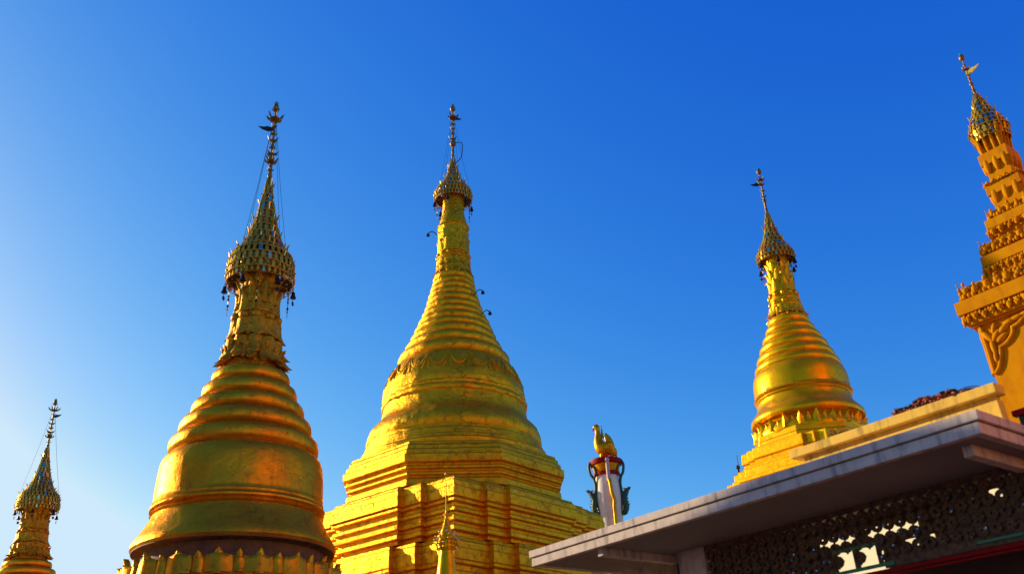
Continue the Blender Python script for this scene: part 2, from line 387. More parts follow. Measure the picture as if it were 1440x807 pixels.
def octagon(name, root, az0, prof, material, bevel=.02, n=8):
    """prof (apothem,z) bottom->top; one face normal at az0"""
    mb = MB(); ps = []
    for ap, z in prof:
        Rc = ap/math.cos(PI/n); ps.append(([Vector((Rc*math.sin(rad(az0)+PI/n+2*PI*k/n), Rc*math.cos(rad(az0)+PI/n+2*PI*k/n))) for k in range(n)], z))
    stack_poly(mb, ps); return mb.build(name, material, root, None, None, bevel)
def lathe_part(name, root, prof, material, n=128, jit=.012, smooth=35):
    mb = MB(); mb.lathe(prof, n, 0, 0, 0, jit); return mb.build(name, material, root, smooth)
def fill(prof, step=.12):
    out = [prof[0]]
    for a, b in zip(prof, prof[1:]):
        d = math.hypot(a[0]-b[0], a[1]-b[1]); k = max(1, int(d/step))
        for i in range(1, k+1): out.append((a[0]+(b[0]-a[0])*i/k, a[1]+(b[1]-a[1])*i/k))
    return out
def cr_spline(pts, seg=6):
    out = []
    for i in range(len(pts)-1):
        p0 = pts[max(i-1, 0)]; p1 = pts[i]; p2 = pts[i+1]; p3 = pts[min(i+2, len(pts)-1)]
        for k in range(seg):
            t = k/seg
            out.append(tuple(.5*((2*p1[j])+(-p0[j]+p2[j])*t+(2*p0[j]-5*p1[j]+4*p2[j]-p3[j])*t*t+(-p0[j]+3*p1[j]-3*p2[j]+p3[j])*t**3) for j in range(len(p1))))
    out.append(tuple(pts[-1])); return out

# ================================================================== STUPA WITH THE BRONZE BELL (left of centre)
def bronze_stupa(loc, tilt, s, label, vane_az, gr, ks=1.0, names=None, seed=1, lowdetail=False):
    random.seed(seed)
    root = empty('stupa', loc, label, 'stupa', lean(*tilt), gr)
    Z = lambda z: z
    # bell
    bell = fill([(2.05, 6.02), (2.24, 6.05), (2.285, 6.12), (2.27, 6.22), (2.20, 6.33), (2.105, 6.49), (2.01, 6.68), (1.955, 6.80), (1.935, 6.86),
                 (1.955, 6.875), (1.972, 6.90), (1.95, 6.93), (1.935, 6.955), (1.95, 6.97), (1.99, 7.0), (1.995, 7.04), (1.965, 7.08), (1.945, 7.11), (1.95, 7.13), (1.955, 7.16), (1.935, 7.19), (1.93, 7.35), (1.922, 7.52), (1.915, 7.75), (1.895, 8.0), (1.875, 8.12), (1.845, 8.22), (1.78, 8.30), (1.70, 8.34), (1.55, 8.36)], .08)
    lathe_part('bell', root, bell, G_BRONZE, 144, .012)
    # ringed spire
    L = [(.83, 10.56), (1.00, 10.17), (1.21, 9.72), (1.42, 9.27), (1.63, 8.79), (1.79, 8.30)]
    prof = [(1.5, 8.25)]
    LL = L[::-1]
    for (ra, za), (rb, zb) in zip(LL, LL[1:]):
        for i in range(9):
            t = i/8; a = -PI*.42+PI*.92*t
            prof.append((rb-.02+ (ra-rb)*.62*math.cos(a*.98)+ (.05 if 1 < i < 7 else 0), za+(zb-za)*(.5+.5*math.sin(a)/1.0)))
        prof.append((rb-.035, zb+.0))
    prof += [(.70, 10.62)]
    lathe_part('ringed_spire', root, prof, G_BRONZE, 128, .02, 50)
    # neck
    core = fill([(.60, 10.55), (.64, 10.9), (.60, 11.3), (.575, 11.6), (.54, 12.0), (.50, 12.5), (.46, 12.9), (.46, 13.3), (.46, 13.9)], .1)
    lathe_part('neck', root, core, G_NECK, 48, .02)
    pm = MB()
    pm.petals(10, 11.42, .62, .60, 1.1, .09, .18, 0, 0, .08, -1, jit=.15, rib=.04)
    pm.petals(10, 11.20, .52, .66, .55, .07, .20, 0, .5, .06, -1, jit=.2, rib=.05)
    pm.petals(14, 10.98, .27, .72, .95, .07, .14, 0, 0, .06, -1, jit=.25, rib=.03)
    for k in range(20):
        t = 2*PI*k/20+.1; pm.plate((.70*math.cos(t), .70*math.sin(t), random.choice((11.0, 11.25, 11.12))), (math.cos(t), math.sin(t), 0), (0, 0, 1), (-math.sin(t), math.cos(t), 0), [(-.08, .1), (.02, .06), (.12, .10), (.06, -.06), (-.04, -.1)], .07)
    pm.build('hanging_petals', G_NECK, root, 50)
    pm = MB(); pm.petals(9, 11.95, .50, .555, 1.15, .08, .13, 0, .3, .06, -1, jit=.15, p=3, rib=.02)
    pm.petals(9, 11.72, .30, .60, .5, .04, .08, 0, .8, .03, -1, jit=.1); pm.build('petal_collar', G_NECK, root, 50)
    bd = MB()
    for k in range(10):
        t = 2*PI*k/10; bd.ball((.53*math.cos(t), .53*math.sin(t), 12.06), .15, 0, 10, 7, (1, 1, .85))
    bd.ring(.55, 11.92, .045, 48); bd.ring(.54, 12.22, .035, 48); bd.build('bead_ring', G_NECK, root, 60)
    pm = MB(); pm.petals(9, 12.22, .58, .49, 1.05, .09, .08, 0, .1, -.02, 1, jit=.12, rib=.03); pm.petals(9, 12.45, .68, .445, .9, .08, .15, 0, .6, .0, 1, jit=.15, rib=.04)
    pm.petals(9, 12.92, .42, .43, 1.0, .08, .16, 0, .1, .02, 1, jit=.15); pm.build('rising_petals', G_NECK, root, 50)
    # crown
    crown(root, [(.89, 13.32), (.885, 13.54), (.87, 13.78), (.80, 14.0), (.64, 14.2), (.53, 14.43), (.44, 14.67), (.365, 14.93), (.30, 15.19), (.25, 15.46), (.195, 15.74), (.15, 16.03), (.11, 16.32), (.07, 16.62)],
          [('ball', 16.75, .09), ('leaf', 16.9, .12), ('ball', 17.05, .07), ('ball', 17.33, .12), ('disc', 17.22, .13), ('leaf', 17.45, .2), ('leaf', 17.7, .17), ('leaf', 17.95, .2), ('leaf', 18.2, .14), ('leaf', 18.5, .1), ('disc', 18.78, .17), ('ball', 19.25, .11), ('disc', 19.12, .08)],
          19.47, 34, 6, (18.40, .46, vane_az), 1.0, 4, 4, .055)
    # lotus band below the bell
    lb = MB()
    lb.lathe(fill([(2.28, 5.1), (2.36, 5.2), (2.38, 5.4), (2.32, 5.62), (2.08, 5.68)], .1), 128, 0, 0, 0, .012)
    N1 = 18
    lb.petals(N1, 5.27, .42, 2.40, .70, .06, .03, 0, 0, -.06, 1, jit=.06, rib=.06, p=9)
    lb.petals(N1, 5.27, .41, 2.40, .28, .07, .03, 0, .5, -.06, 1, jit=.08, p=9)
    lb.petals(N1, 5.58, .15, 2.38, .18, .05, .03, 0, .5, -.0, 1, jit=.2)
    lb.petals(N1, 5.50, .28, 2.40, .26, .07, .04, 0, 0, -.0, 1, jit=.15)
    lb.petals(N1, 5.24, .36, 2.46, .22, .05, .0, 0, 0, -.03, 1, jit=.15)
    for k in range(N1):
        t = 2*PI*k/N1; lb.ball((2.42*math.cos(t), 2.42*math.sin(t), 5.36), .10, 0, 8, 6, (.8, .8, 1))
        pass
    lb.build('lotus_band', G_BRONZE, root, 45)
    lathe_part('recess_band', root, [(2.0, 5.6), (2.06, 5.64), (2.03, 5.9), (2.04, 6.0), (2.255, 6.036), (2.25, 6.06), (2.0, 6.07)], M_BROWN, 96, .006)  # shade under the bell rim and in the recess, painted in dark brown
    lathe_part('round_base', root, fill([(2.9, 2.9), (2.95, 3.1), (2.82, 3.3), (2.78, 3.8), (2.86, 3.9), (2.80, 4.05), (2.62, 4.2), (2.60, 4.6), (2.68, 4.7), (2.6, 4.85), (2.48, 4.92), (2.5, 5.05), (2.44, 5.12), (2.3, 5.14)], .12), G_BRONZE, 128, .012)
    octagon('octagon_base', root, 175, [(3.3, 1.6), (3.3, 1.9), (3.15, 2.0), (3.15, 2.5), (3.25, 2.6), (3.2, 2.9), (3.0, 2.95)], G_BRONZE)
    terrace('square_terrace', root, sqrot(-140), 3.9, .2, 1.6, 2.4, [(.2, -1.0 if s < 1 else 0), (.2, .3), (0, .5), (0, 1.1), (.12, 1.25), (.1, 1.6), (0, 1.62)], G_BRONZE)
    return root
GR = 'gilded stupas with tiered umbrella crowns'
s1 = bronze_stupa((-6.731, 20.945, 0), (-.0032, -.001), 1, 'weathered bronze gold stupa with smooth wide bell and a lotus petal row under its rim', -108, GR)

def copy_tree(o, parent=None):
    c = o.copy(); C.objects.link(c); c.parent = parent
    for ch in list(o.children): copy_tree(ch, c)
    return c
s0 = copy_tree(s1)
k0 = .735
s0.location = (-15.338, 28.085, 1.37); s0.rotation_quaternion = lean(-.023, -.0128) @ Matrix.Rotation(rad(150), 3, 'Z').to_quaternion()
s0.scale = (.715, .715, .6035); terrace('podium', s0, sqrot(-140), 4.3, .2, 1.6, 2.4, [(.4, -2.4), (.4, -1.2), (0, -1.0), (0, -.02), (-.3, 0)], G_BRONZE); s0['label'] = 'slender stupa spire, only its neck and crown in view, alone at the far left edge'

# ================================================================== BIG CENTRAL STUPA
s2 = empty('stupa', (-2.46, 29.893, 0), 'largest stupa, bright yellow gold, with octagonal tier and redented square terraces', 'stupa', lean(.0134, .001), GR)
Gm = G_LEAF
bell = fill([(2.7, 11.10), (2.98, 11.14), (3.03, 11.25), (3.02, 11.42), (2.95, 11.62), (2.80, 11.80), (2.66, 11.93), (2.59, 12.03), (2.555, 12.15), (2.53, 12.38), (2.525, 12.50), (2.56, 12.53), (2.575, 12.58), (2.575, 12.66), (2.55, 12.70), (2.535, 12.74), (2.55, 12.78), (2.55, 12.84), (2.52, 12.88), (2.535, 12.98), (2.49, 13.25), (2.425, 13.45), (2.33, 13.70), (2.21, 13.96), (2.10, 14.10), (1.9, 14.14)], .09)
bell_o = lathe_part('bell', s2, bell, Gm, 160, .045)
def bell_r(z):
    for (a, za), (b, zb) in zip(bell, bell[1:]):
        if za <= z <= zb and zb > za: return a+(b-a)*(z-za)/(zb-za)
    return 2.3
gb = MB()
nar = 20
for k in range(nar):
    t0 = 2*PI*k/nar; D_ = 2*PI/nar
    def onb(f, zz, lift=.008): R_ = bell_r(zz)+lift; a = t0+D_*f; return (R_*math.cos(a), R_*math.sin(a), zz)
    gb.tube([onb(.04+.92*i/16, 13.92-.46*math.sin(PI*i/16)**.8) for i in range(17)], .032, 6)
    gb.tube([onb(-.17+.34*i/12, 13.30+.52*(1-abs(2*i/12-1))**.8) for i in range(13)], .032, 6)
    if k % 2: gb.tube([onb(.5-.09+.18*i/8, 13.62+.2*(1-abs(2*i/8-1))) for i in range(9)], .028, 6)
gb.build('garland_relief', Gm, bell_o, 60)
# round bands under the bell
octp = [(3.28, 10.40), (3.30, 10.60), (3.22, 10.66), (3.20, 10.76), (3.12, 10.80), (3.09, 10.98), (3.02, 11.03), (3.0, 11.16)]
lathe_part('round_bands', s2, [(3.2, 10.3)]+fill(octp, .06)+[(2.7, 11.18)], Gm, 144, .02)
octagon('octagon_tier', s2, 175.5, [(3.48, 9.0), (3.46, 9.22), (3.40, 9.25), (3.38, 9.32), (3.47, 9.34), (3.47, 9.42), (3.42, 9.44), (3.42, 9.50), (3.52, 9.52), (3.52, 9.60), (3.48, 9.62), (3.48, 9.68), (3.60, 9.71), (3.60, 9.96), (3.52, 9.98), (3.50, 10.14), (3.44, 10.16), (3.42, 10.30), (3.36, 10.33), (3.34, 10.44), (3.2, 10.45)], Gm, .025)
R2 = sqrot(-139.5)
terrace('upper_terrace', s2, R2, 3.95, .19, 1.6, 2.39,
        [(-.30, 7.25), (-.30, 7.36), (-.14, 7.38), (-.14, 7.50), (-.22, 7.53), (-.22, 7.62), (-.10, 7.64), (-.09, 7.76), (-.17, 7.79), (-.17, 7.88), (-.08, 7.90), (-.08, 8.0), (-.16, 8.04), (-.16, 8.14), (-.05, 8.17), (-.05, 8.25), (-.08, 8.27), (0, 8.29), (0, 8.58), (-.02, 8.60), (-.03, 8.76), (-.08, 8.78), (-.11, 8.87), (-.30, 8.93), (-.40, 9.02), (-.55, 9.04), (-.62, 9.1)], Gm, .022)
terrace('middle_terrace', s2, R2, 4.0, .22, 1.35, 2.2,
        [(-.2, 5.3), (-.16, 5.45), (-.08, 5.48), (-.08, 5.62), (-.18, 5.66), (-.18, 5.76), (-.06, 5.8), (-.06, 5.94), (-.16, 5.97), (-.16, 6.08), (-.06, 6.12), (-.05, 6.24), (-.14, 6.28), (-.14, 6.42), (-.03, 6.45), (-.03, 6.54), (0, 6.56), (0, 6.86), (-.02, 6.88), (-.03, 7.06), (-.10, 7.09), (-.13, 7.2), (-.34, 7.27), (-.5, 7.28)], Gm, .022)
terrace('lower_terrace', s2, R2, 4.9, .3, 1.7, 2.8,
        [(.5, 0), (.5, .6), (.2, .9), (.2, 2.0), (.35, 2.2), (.35, 2.7), (0, 2.9), (0, 3.9), (.15, 4.05), (.15, 4.6), (0, 4.8), (-.3, 5.0), (-.35, 5.25), (-.8, 5.32)], Gm, .03)
# ringed spire
LV = [(.74, 17.99), (.77, 17.72), (.83, 17.46), (.89, 17.20), (.95, 16.93), (1.02, 16.64), (1.12, 16.34), (1.24, 16.04), (1.38, 15.72), (1.50, 15.42), (1.62, 15.06), (1.86, 14.64), (2.14, 14.10)]
prof = [(1.9, 14.02)]
for (ra, za), (rb, zb) in zip(LV[::-1], LV[::-1][1:]):
    for i in range(8):
        t = i/7; a = -PI*.45+PI*.92*t; prof.append((rb-.015+(ra-rb)*.55*math.cos(a)+.045*math.cos(a), za+(zb-za)*(.5+.5*math.sin(a))))
    prof.append((rb-.03, zb))
prof.append((.6, 18.02))
lathe_part('ringed_spire', s2, prof, Gm, 128, .03, 50)
lathe_part('neck', s2, fill([(.62, 17.95), (.66, 18.05), (.62, 18.4), (.60, 19.0), (.60, 19.6), (.585, 20.1), (.55, 20.35), (.46, 20.75), (.43, 20.95), (.42, 21.1), (.41, 21.7)], .12), Gm, 64, .018)
pm = MB(); pm.petals(14, 18.30, .34, .64, 1.1, .04, .12, 0, 0, .05, -1, jit=.12); pm.petals(12, 18.62, .30, .63, 1.05, .03, .05, 0, .5, .02, -1, jit=.1, p=3)
pm.ring(.64, 18.64, .03, 48); pm.build('hanging_petals', Gm, s2, 50)
pm = MB()
for k in range(14): t = 2*PI*k/14; pm.ball((.61*math.cos(t), .61*math.sin(t), 18.86), .085, 0, 8, 6)
pm.ring(.62, 18.76, .025, 48); pm.ring(.62, 18.98, .025, 48); pm.build('bead_ring', Gm, s2, 60)
pm = MB(); pm.petals(10, 19.0, .62, .585, 1.0, .045, .05, 0, 0, .0, 1, jit=.08); pm.petals(10, 19.3, .72, .57, .85, .03, .06, 0, .5, 0, 1, jit=.08)
pm.petals(12, 20.17, .35, .585, 1.0, .02, .03, 0, 0, -.02, -1, p=3); pm.ring(.61, 20.2, .03, 48); pm.build('rising_petals', Gm, s2, 50)
crown(s2, [(.755, 21.62), (.75, 21.84), (.66, 22.02), (.53, 22.18), (.43, 22.36), (.345, 22.54), (.28, 22.73), (.22, 22.92), (.17, 23.12), (.125, 23.34), (.085, 23.58)],
      [('ball', 23.7, .09), ('ball', 23.95, .08), ('ball', 24.37, .17), ('leaf', 24.55, .2), ('leaf', 24.85, .15), ('leaf', 25.1, .15), ('leaf', 25.35, .13), ('leaf', 25.6, .18), ('disc', 25.75, .16), ('ball', 26.22, .15)], 26.5, 34, 6, (25.75, .42, 60), 1.0, 4, 4, .055)
for zb, az, rb_ in ((16.05, 118, 1.17), (16.95, 121, .93), (19.82, -104, .60)):
    hk = MB(); ax = Vector((math.sin(rad(az)), math.cos(rad(az)), 0)); p0 = ax*rb_+Vector((0, 0, zb))
    pts = [p0, p0+ax*.12+Vector((0, 0, .12)), p0+ax*.26+Vector((0, 0, .17)), p0+ax*.4+Vector((0, 0, .08))]
    hk.tube(cr_spline([tuple(q) for q in pts], 4), .018, 6); e = pts[-1]
    hk.lathe([(.02, e.z), (.05, e.z-.03), (.075, e.z-.12), (.05, e.z-.13)], 10, 0, e.x, e.y)
    hk.build('gooseneck_lamp', M_IRON, s2, 50)
hk = MB(); hk.tube(cr_spline([(.10, -.04, 23.35), (.34, -.12, 23.55), (.40, -.16, 24.0), (.36, -.14, 24.3), (.04, 0, 24.42)], 5), .018, 5); hk.build('bent_conduit', M_IRON, s2)

# ================================================================== RIGHT STUPA BEHIND THE ROOF
s4 = empty('stupa', (6.88, 20.897, 0), 'golden stupa with stepped lit base rising directly behind the long white eave', 'stupa', lean(.0158, -.0054), GR)
Gs = G_SMALL
bell = fill([(1.2, 8.42), (1.33, 8.44), (1.352, 8.50), (1.335, 8.57), (1.27, 8.66), (1.19, 8.76), (1.145, 8.84), (1.13, 8.92), (1.125, 8.99), (1.14, 9.01), (1.15, 9.04), (1.14, 9.07), (1.16, 9.085), (1.18, 9.12), (1.165, 9.15), (1.15, 9.17), (1.148, 9.30), (1.145, 9.38), (1.14, 9.50), (1.12, 9.62), (1.095, 9.70), (1.05, 9.76), (.9, 9.79)], .06)
lathe_part('bell', s4, bell, Gs, 128, .008)
LV = [(.455, 11.27), (.53, 11.02), (.64, 10.78), (.76, 10.52), (.88, 10.24), (.98, 9.98), (1.06, 9.74)]
prof = [(.9, 9.68)]
for (ra, za), (rb, zb) in zip(LV[::-1], LV[::-1][1:]):
    for i in range(9):
        t = i/8; a = -PI*.42+PI*.92*t; prof.append((rb-.01+(ra-rb)*.6*math.cos(a)+.035*math.cos(a), za+(zb-za)*(.5+.5*math.sin(a))))
    prof.append((rb-.02, zb))
prof.append((.4, 11.3)); lathe_part('ringed_spire', s4, prof, Gs, 112, .012, 50)
lathe_part('neck', s4, fill([(.40, 11.2), (.41, 11.4), (.36, 11.8), (.315, 12.2), (.29, 12.6), (.28, 12.75), (.28, 13.2)], .1), Gs, 48, .012)
pm = MB(); pm.petals(12, 11.55, .30, .40, 1.1, .04, .10, 0, 0, .04, -1, jit=.15); pm.petals(12, 11.50, .30, .42, .6, .03, .06, 0, .5, .04, -1, jit=.15); pm.build('hanging_petals', Gs, s4, 50)
pm = MB()
for k in range(10): t = 2*PI*k/10; pm.ball((.37*math.cos(t), .37*math.sin(t), 11.66), .065, 0, 8, 6)
pm.ring(.39, 11.58, .02, 40); pm.ring(.37, 11.75, .02, 40)
for k in range(12):
    t = 2*PI*(k+.4)/12; pm.ball((.36*math.cos(t), .36*math.sin(t), 11.9), .05, 0, 8, 6, (1, 1, 1.6))
pm.build('bead_ring', Gs, s4, 60)
pm = MB(); pm.petals(8, 11.98, .40, .325, 1.0, .04, .05, 0, 0, -.01, 1, jit=.1); pm.petals(8, 12.25, .42, .30, .95, .04, .05, 0, .5, -.01, 1, jit=.1); pm.petals(8, 12.55, .3, .28, 1.0, .03, .06, 0, 0, 0, 1, jit=.1)
pm.build('rising_petals', Gs, s4, 50)
crown(s4, [(.50, 13.05), (.475, 13.20), (.40, 13.33), (.325, 13.47), (.26, 13.62), (.205, 13.78), (.16, 13.95), (.12, 14.12), (.09, 14.3), (.06, 14.48)],
      [('ball', 14.6, .06), ('ball', 14.9, .07), ('leaf', 15.0, .1), ('leaf', 15.2, .09), ('leaf', 15.4, .11), ('disc', 15.58, .08), ('ball', 15.86, .09)], 16.02, 26, 6, (15.46, .30, -75), .68, 0, 3, .06)
lb = MB(); lb.lathe(fill([(1.30, 8.0), (1.33, 8.1), (1.28, 8.25), (1.20, 8.38), (1.18, 8.44)], .06), 112, 0, 0, 0, .008)
lb.petals(22, 8.08, .30, 1.29, .55, .04, .07, 0, 0, -.03, 1, jit=.15, rib=.03); lb.petals(22, 8.08, .27, 1.29, .3, .03, .05, 0, .5, -.03, 1, jit=.15)
lb.build('lotus_band', Gs, s4, 45)
octagon('octagon_base', s4, 187, [(1.33, 7.4), (1.33, 7.9), (1.30, 7.92), (1.30, 8.05), (1.1, 8.06)], Gs, .01)
R4 = sqrot(-128.4)
terrace('stepped_base', s4, R4, 1.40, .10, .70, .95, [(.62, 3.0), (.62, 5.9), (.5, 5.95), (.45, 6.4), (.38, 6.45), (.38, 6.75), (.28, 6.80), (.28, 6.98), (.31, 6.99), (.31, 7.08), (.18, 7.10), (.18, 7.30), (.10, 7.32), (.10, 7.38), (.0, 7.40), (-.02, 7.52), (.02, 7.54), (.0, 7.80), (-.15, 7.82)], Gs, .012)
terrace('ground_terrace', s4, R4, 2.6, .15, 1.2, 1.8, [(.1, 0), (.1, .6), (0, .7), (0, 2.6), (.1, 2.7), (.1, 3.0), (0, 3.02)], Gs, .012)
ln = MB(); ln.tube([(5.26, 21.36, 6.6), (5.28, 21.35, 7.92)], [.022, .008], 6); ln.ball((5.265, 21.36, 7.62), .055, 0, 8, 6); ln.tube([(5.262, 21.36, 7.60), (5.262, 21.36, 7.3)], .03, 6)
tag(ln.build('lightning_rod', M_IRON, None, 50), 'thin dark lightning rod with small ball at the left corner of the stepped golden base', 'lightning rod')

# ================================================================== SMALL SPIRELET IN FRONT OF THE BIG STUPA
s6 = empty('spirelet', (-1.418, 15.937, 0), 'small slim golden spire with beaded crown and needle rod before the largest stupa', 'spire', lean(.0034, .0003))
lathe_part('cone', s6, fill([(.55, 1.6), (.50, 2.2), (.42, 2.5), (.36, 3.0), (.27, 3.7), (.225, 4.15), (.176, 4.49), (.12, 4.90), (.1, 4.98)], .1), G_SMALL, 48, .006)
bs = MB(); bs.lathe([(1.0, 0), (1.0, .3), (.9, .35), (.9, .8), (.8, .85), (.78, 1.2), (.66, 1.25), (.7, 1.5), (.5, 1.65)], 8); bs.build('pedestal', G_SMALL, s6, None, None, .02)
cb = MB(); random.seed(3)
for i, (r, z) in enumerate([(.165, 4.93), (.185, 5.0), (.175, 5.07), (.13, 5.14), (.10, 5.21), (.075, 5.28), (.055, 5.36), (.04, 5.44), (.03, 5.52)]):
    cb.ring(r*.9, z-.02, .006, 24); n = max(6, int(16*r/.18))
    for k in range(n):
        t = 2*PI*(k+.5*(i % 2))/n; q = .024 if i < 4 else .013
        cb.ball((r*math.cos(t), r*math.sin(t), z+.01), q, 1 if random.random() < .3 else 0, 7, 5)
        if i in (1, 2, 3) and k % 2 == 0:
            cb.tube([(r*.95*math.cos(t), r*.95*math.sin(t), z), (r*1.15*math.cos(t), r*1.15*math.sin(t), z+.07)], .004, 4); cb.ball((r*1.15*math.cos(t), r*1.15*math.sin(t), z+.08), .015, 1, 7, 5)
cb.lathe([(.14, 4.90), (.165, 5.0), (.135, 5.12), (.08, 5.28), (.03, 5.45), (.012, 5.6)], 20)
cc = cb.build('beaded_crown', [G_SMALL, M_PALE], s6, 60)
rb = MB(); rb.tube([(0, 0, 5.4), (0, 0, 6.28)], [.012, .006], 6)
for z in (5.62, 5.72, 5.86): rb.ball((0, 0, z), .016, 0, 8, 5)
rb.lathe([(.006, 6.22), (.025, 6.25), (.018, 6.29), (.003, 6.33)], 8); rb.build('needle_rod', G_CROWN, cc, 60)

# ================================================================== VASE PILLAR AND BIRD
vx, vy = 3.537-.0073*11, 35.826
vr = Matrix.Rotation(rad(-5.6), 4, 'Z')
vq = vr.to_quaternion()
vp = empty('vase_pillar', (vx, vy, 0), 'white vase shaped pillar top with red rim and green dragon handles', 'pillar', vq)
vb = MB(); vb.lathe(fill([(.75, 0), (.75, .8), (.55, .9), (.45, 1.2), (.40, 5), (.40, 8.8), (.43, 9.4), (.455, 9.65), (.50, 10.1), (.53, 10.6), (.53, 11.0), (.50, 11.35), (.47, 11.6)], .2), 64, 0, 0, 0, .008); vb.build('vase_body', M_WHITE, vp, 40)
nb = MB(); nb.lathe(fill([(.46, 11.58), (.50, 11.75), (.555, 11.95), (.60, 12.1)], .06), 64); 
nb.build('vase_neck', [G_BIRD], vp, 40)
rb = MB(); rb.lathe(fill([(.5, 12.02), (.64, 12.06), (.68, 12.16), (.67, 12.26), (.6, 12.29), (.1, 12.30)], .06), 64); rb.build('rim', M_RED, vp, 40)
rb = MB(); rb.lathe([(.44, 11.62), (.52, 11.60), (.545, 11.68), (.53, 11.75), (.45, 11.76)], 64); rb.build('neck_band', M_RED, vp, 40)
for sgn in (-1, 1):
    hb = MB(); hb.tube(cr_spline([(sgn*.62, -.2, 12.2), (sgn*.70, -.22, 12.0), (sgn*.66, -.22, 11.7), (sgn*.55, -.22, 11.5), (sgn*.50, -.24, 11.2), (sgn*.53, -.24, 10.8), (sgn*.50, -.22, 10.5), (sgn*.40, -.22, 10.15)], 5), .055, 8)
    hb.tube(cr_spline([(sgn*.60, -.2, 12.0), (sgn*.50, -.3, 11.95), (sgn*.44, -.33, 11.7), (sgn*.52, -.26, 11.5)], 5), .035, 8)
    hb.build('handle', M_DKGREEN, vp, 50)
    nb = MB(); pts = cr_spline([(sgn*.40, -.2, 10.1), (sgn*.56, -.2, 10.05), (sgn*.64, -.2, 10.3), (sgn*.60, -.2, 10.6), (sgn*.68, -.2, 10.85), (sgn*.84, -.2, 11.08)], 5)
    nb.tube(pts, [.075+.045*math.sin(PI*i/(len(pts)-1)) if i < len(pts)-4 else .07-.017*(i-len(pts)+4) for i in range(len(pts))], 8)
    for i in range(2, len(pts)-2, 2):
        p = Vector(pts[i]); nb.plate(p, (sgn, 0, 0), (0, 0, 1), (0, 1, 0), [(0, -.05), (.12, .02), (.17, .11), (.06, .07), (0, .06)], .05, int(i % 4 == 0))
        nb.plate(p, (-sgn, 0, 0), (0, 0, 1), (0, 1, 0), [(0, -.07), (.13, .02), (.17, .1), (.06, .08), (0, .07)], .05, 1)
    nb.build('dragon_figure', [M_DKGREEN, G_BIRD], vp, 50)
fb = MB(); fb.tube(cr_spline([(.06, -.68, 12.2), (.06, -.64, 11.9), (.06, -.58, 11.3)], 5), .075, 8); fb.ball((.06, -.66, 12.12), .1, 0, 8, 6); fb.build('front_strut', M_PINK, vp, 50)
fb = MB(); fb.tube(cr_spline([(.07, -.60, 11.32), (.10, -.64, 11.15), (.13, -.66, 10.75), (.20, -.66, 10.45), (.17, -.64, 10.2), (.17, -.60, 9.2), (.17, -.46, 8.6)], 5), .07, 8)
fb.build('gilded_snake', G_BIRD, vp, 50)

bz = 12.30
bird = empty('bird_statue', (vx, vy, bz), 'golden mythical bird statue facing left on the red rim of the vase pillar', 'statue', vq)
def L3(px, pz, y=0): return ((px-262)*.00293, y, (620-pz)*.00293)
def loft(mb, secs, n=16, mi=0):
    pts = cr_spline(secs, 5); P = [Vector(p[:3]) for p in pts]; vs = []; fs = []
    for i, p in enumerate(P):
        t = (P[min(i+1, len(P)-1)]-P[max(i-1, 0)]).normalized(); yv = Vector((0, 1, 0)); b = t.cross(yv).normalized()
        for k in range(n):
            a = 2*PI*k/n; vs.append(p+b*pts[i][3]*math.cos(a)+yv*pts[i][4]*math.sin(a))
    for i in range(len(P)-1):
        for k in range(n): k2 = (k+1) % n; fs.append((i*n+k, i*n+k2, (i+1)*n+k2, (i+1)*n+k))
    fs.append(tuple(range(n))[::-1]); fs.append(tuple((len(P)-1)*n+k for k in range(n))); mb.add(vs, fs, mi)
bb = MB(); U = .00293
loft(bb, [(*L3(140, 150), .03, .03), (*L3(154, 136), .10, .095), (*L3(182, 138), .13, .115), (*L3(188, 190), .105, .10), (*L3(190, 255), .13, .125), (*L3(190, 330), .185, .165), (*L3(208, 410), .25, .22), (*L3(245, 468), .28, .25), (*L3(300, 475), .26, .23), (*L3(355, 480), .20, .17), (*L3(400, 500), .12, .10), (*L3(425, 540), .04, .05)])
bb.build('body', G_BIRD, bird, 60)
bk = MB(); bk.tube([L3(150, 150), L3(130, 160), L3(118, 185)], [.045, .035, .008], 8); bk.build('beak', M_RED, bird, 60)
ck = MB(); ck.plate(L3(165, 118), (1, 0, 0), (0, 0, 1), (0, 1, 0), [(-.08, 0), (-.04, .10), (.02, .07), (.08, .11), (.13, .03), (.15, -.1), (.08, -.06)], .05); ck.build('crest', G_BIRD, bird)
for sg in (-1, 1):
    wg = MB(); loft(wg, [(*L3(215, 400, sg*.19), .12, .03), (*L3(270, 440, sg*.24), .17, .045), (*L3(330, 420, sg*.2), .15, .04), (*L3(370, 480, sg*.14), .11, .035), (*L3(405, 560, sg*.1), .03, .02)], 12)
    for i in range(4): wg.tube(cr_spline([L3(230+i*8, 430+i*22, sg*.255), L3(310, 440+i*26, sg*.26), L3(385, 520+i*16, sg*.16)], 4), .016, 6)
    wg.build('wing', G_BIRD, bird, 60)
    lg = MB(); xx = 205 if sg < 0 else 345; lg.tube([L3(xx+25, 500, sg*.06), L3(xx+5, 575, sg*.08), L3(xx, 615, sg*.08)], [.11, .06, .045], 10)
    for q in (-1, 0, 1): lg.tube([L3(xx, 612, sg*.08), L3(xx-28, 618, sg*.08+q*.05)], [.03, .012], 6)
    lg.build('leg', G_BIRD, bird, 60)
tl = MB()
for i, (dx, y) in enumerate(((0, -.09), (12, 0), (0, .09))):
    loft(tl, [(*L3(380, 520, y), .10, .05), (*L3(360, 420, y*1.2), .14, .05), (*L3(325+dx, 320, y*1.4), .12, .045), (*L3(305+dx, 265, y*1.5), .07, .035), (*L3(318+dx, 248, y*1.5), .02, .02)], 10)
for i in range(5): tl.tube(cr_spline([L3(350, 330+i*30, .0), L3(390, 430+i*22, 0), L3(425, 570+i*3, (i-2)*.03)], 4), [.04]*8+[.02], 6)
tl.build('tail', G_BIRD, bird, 60)
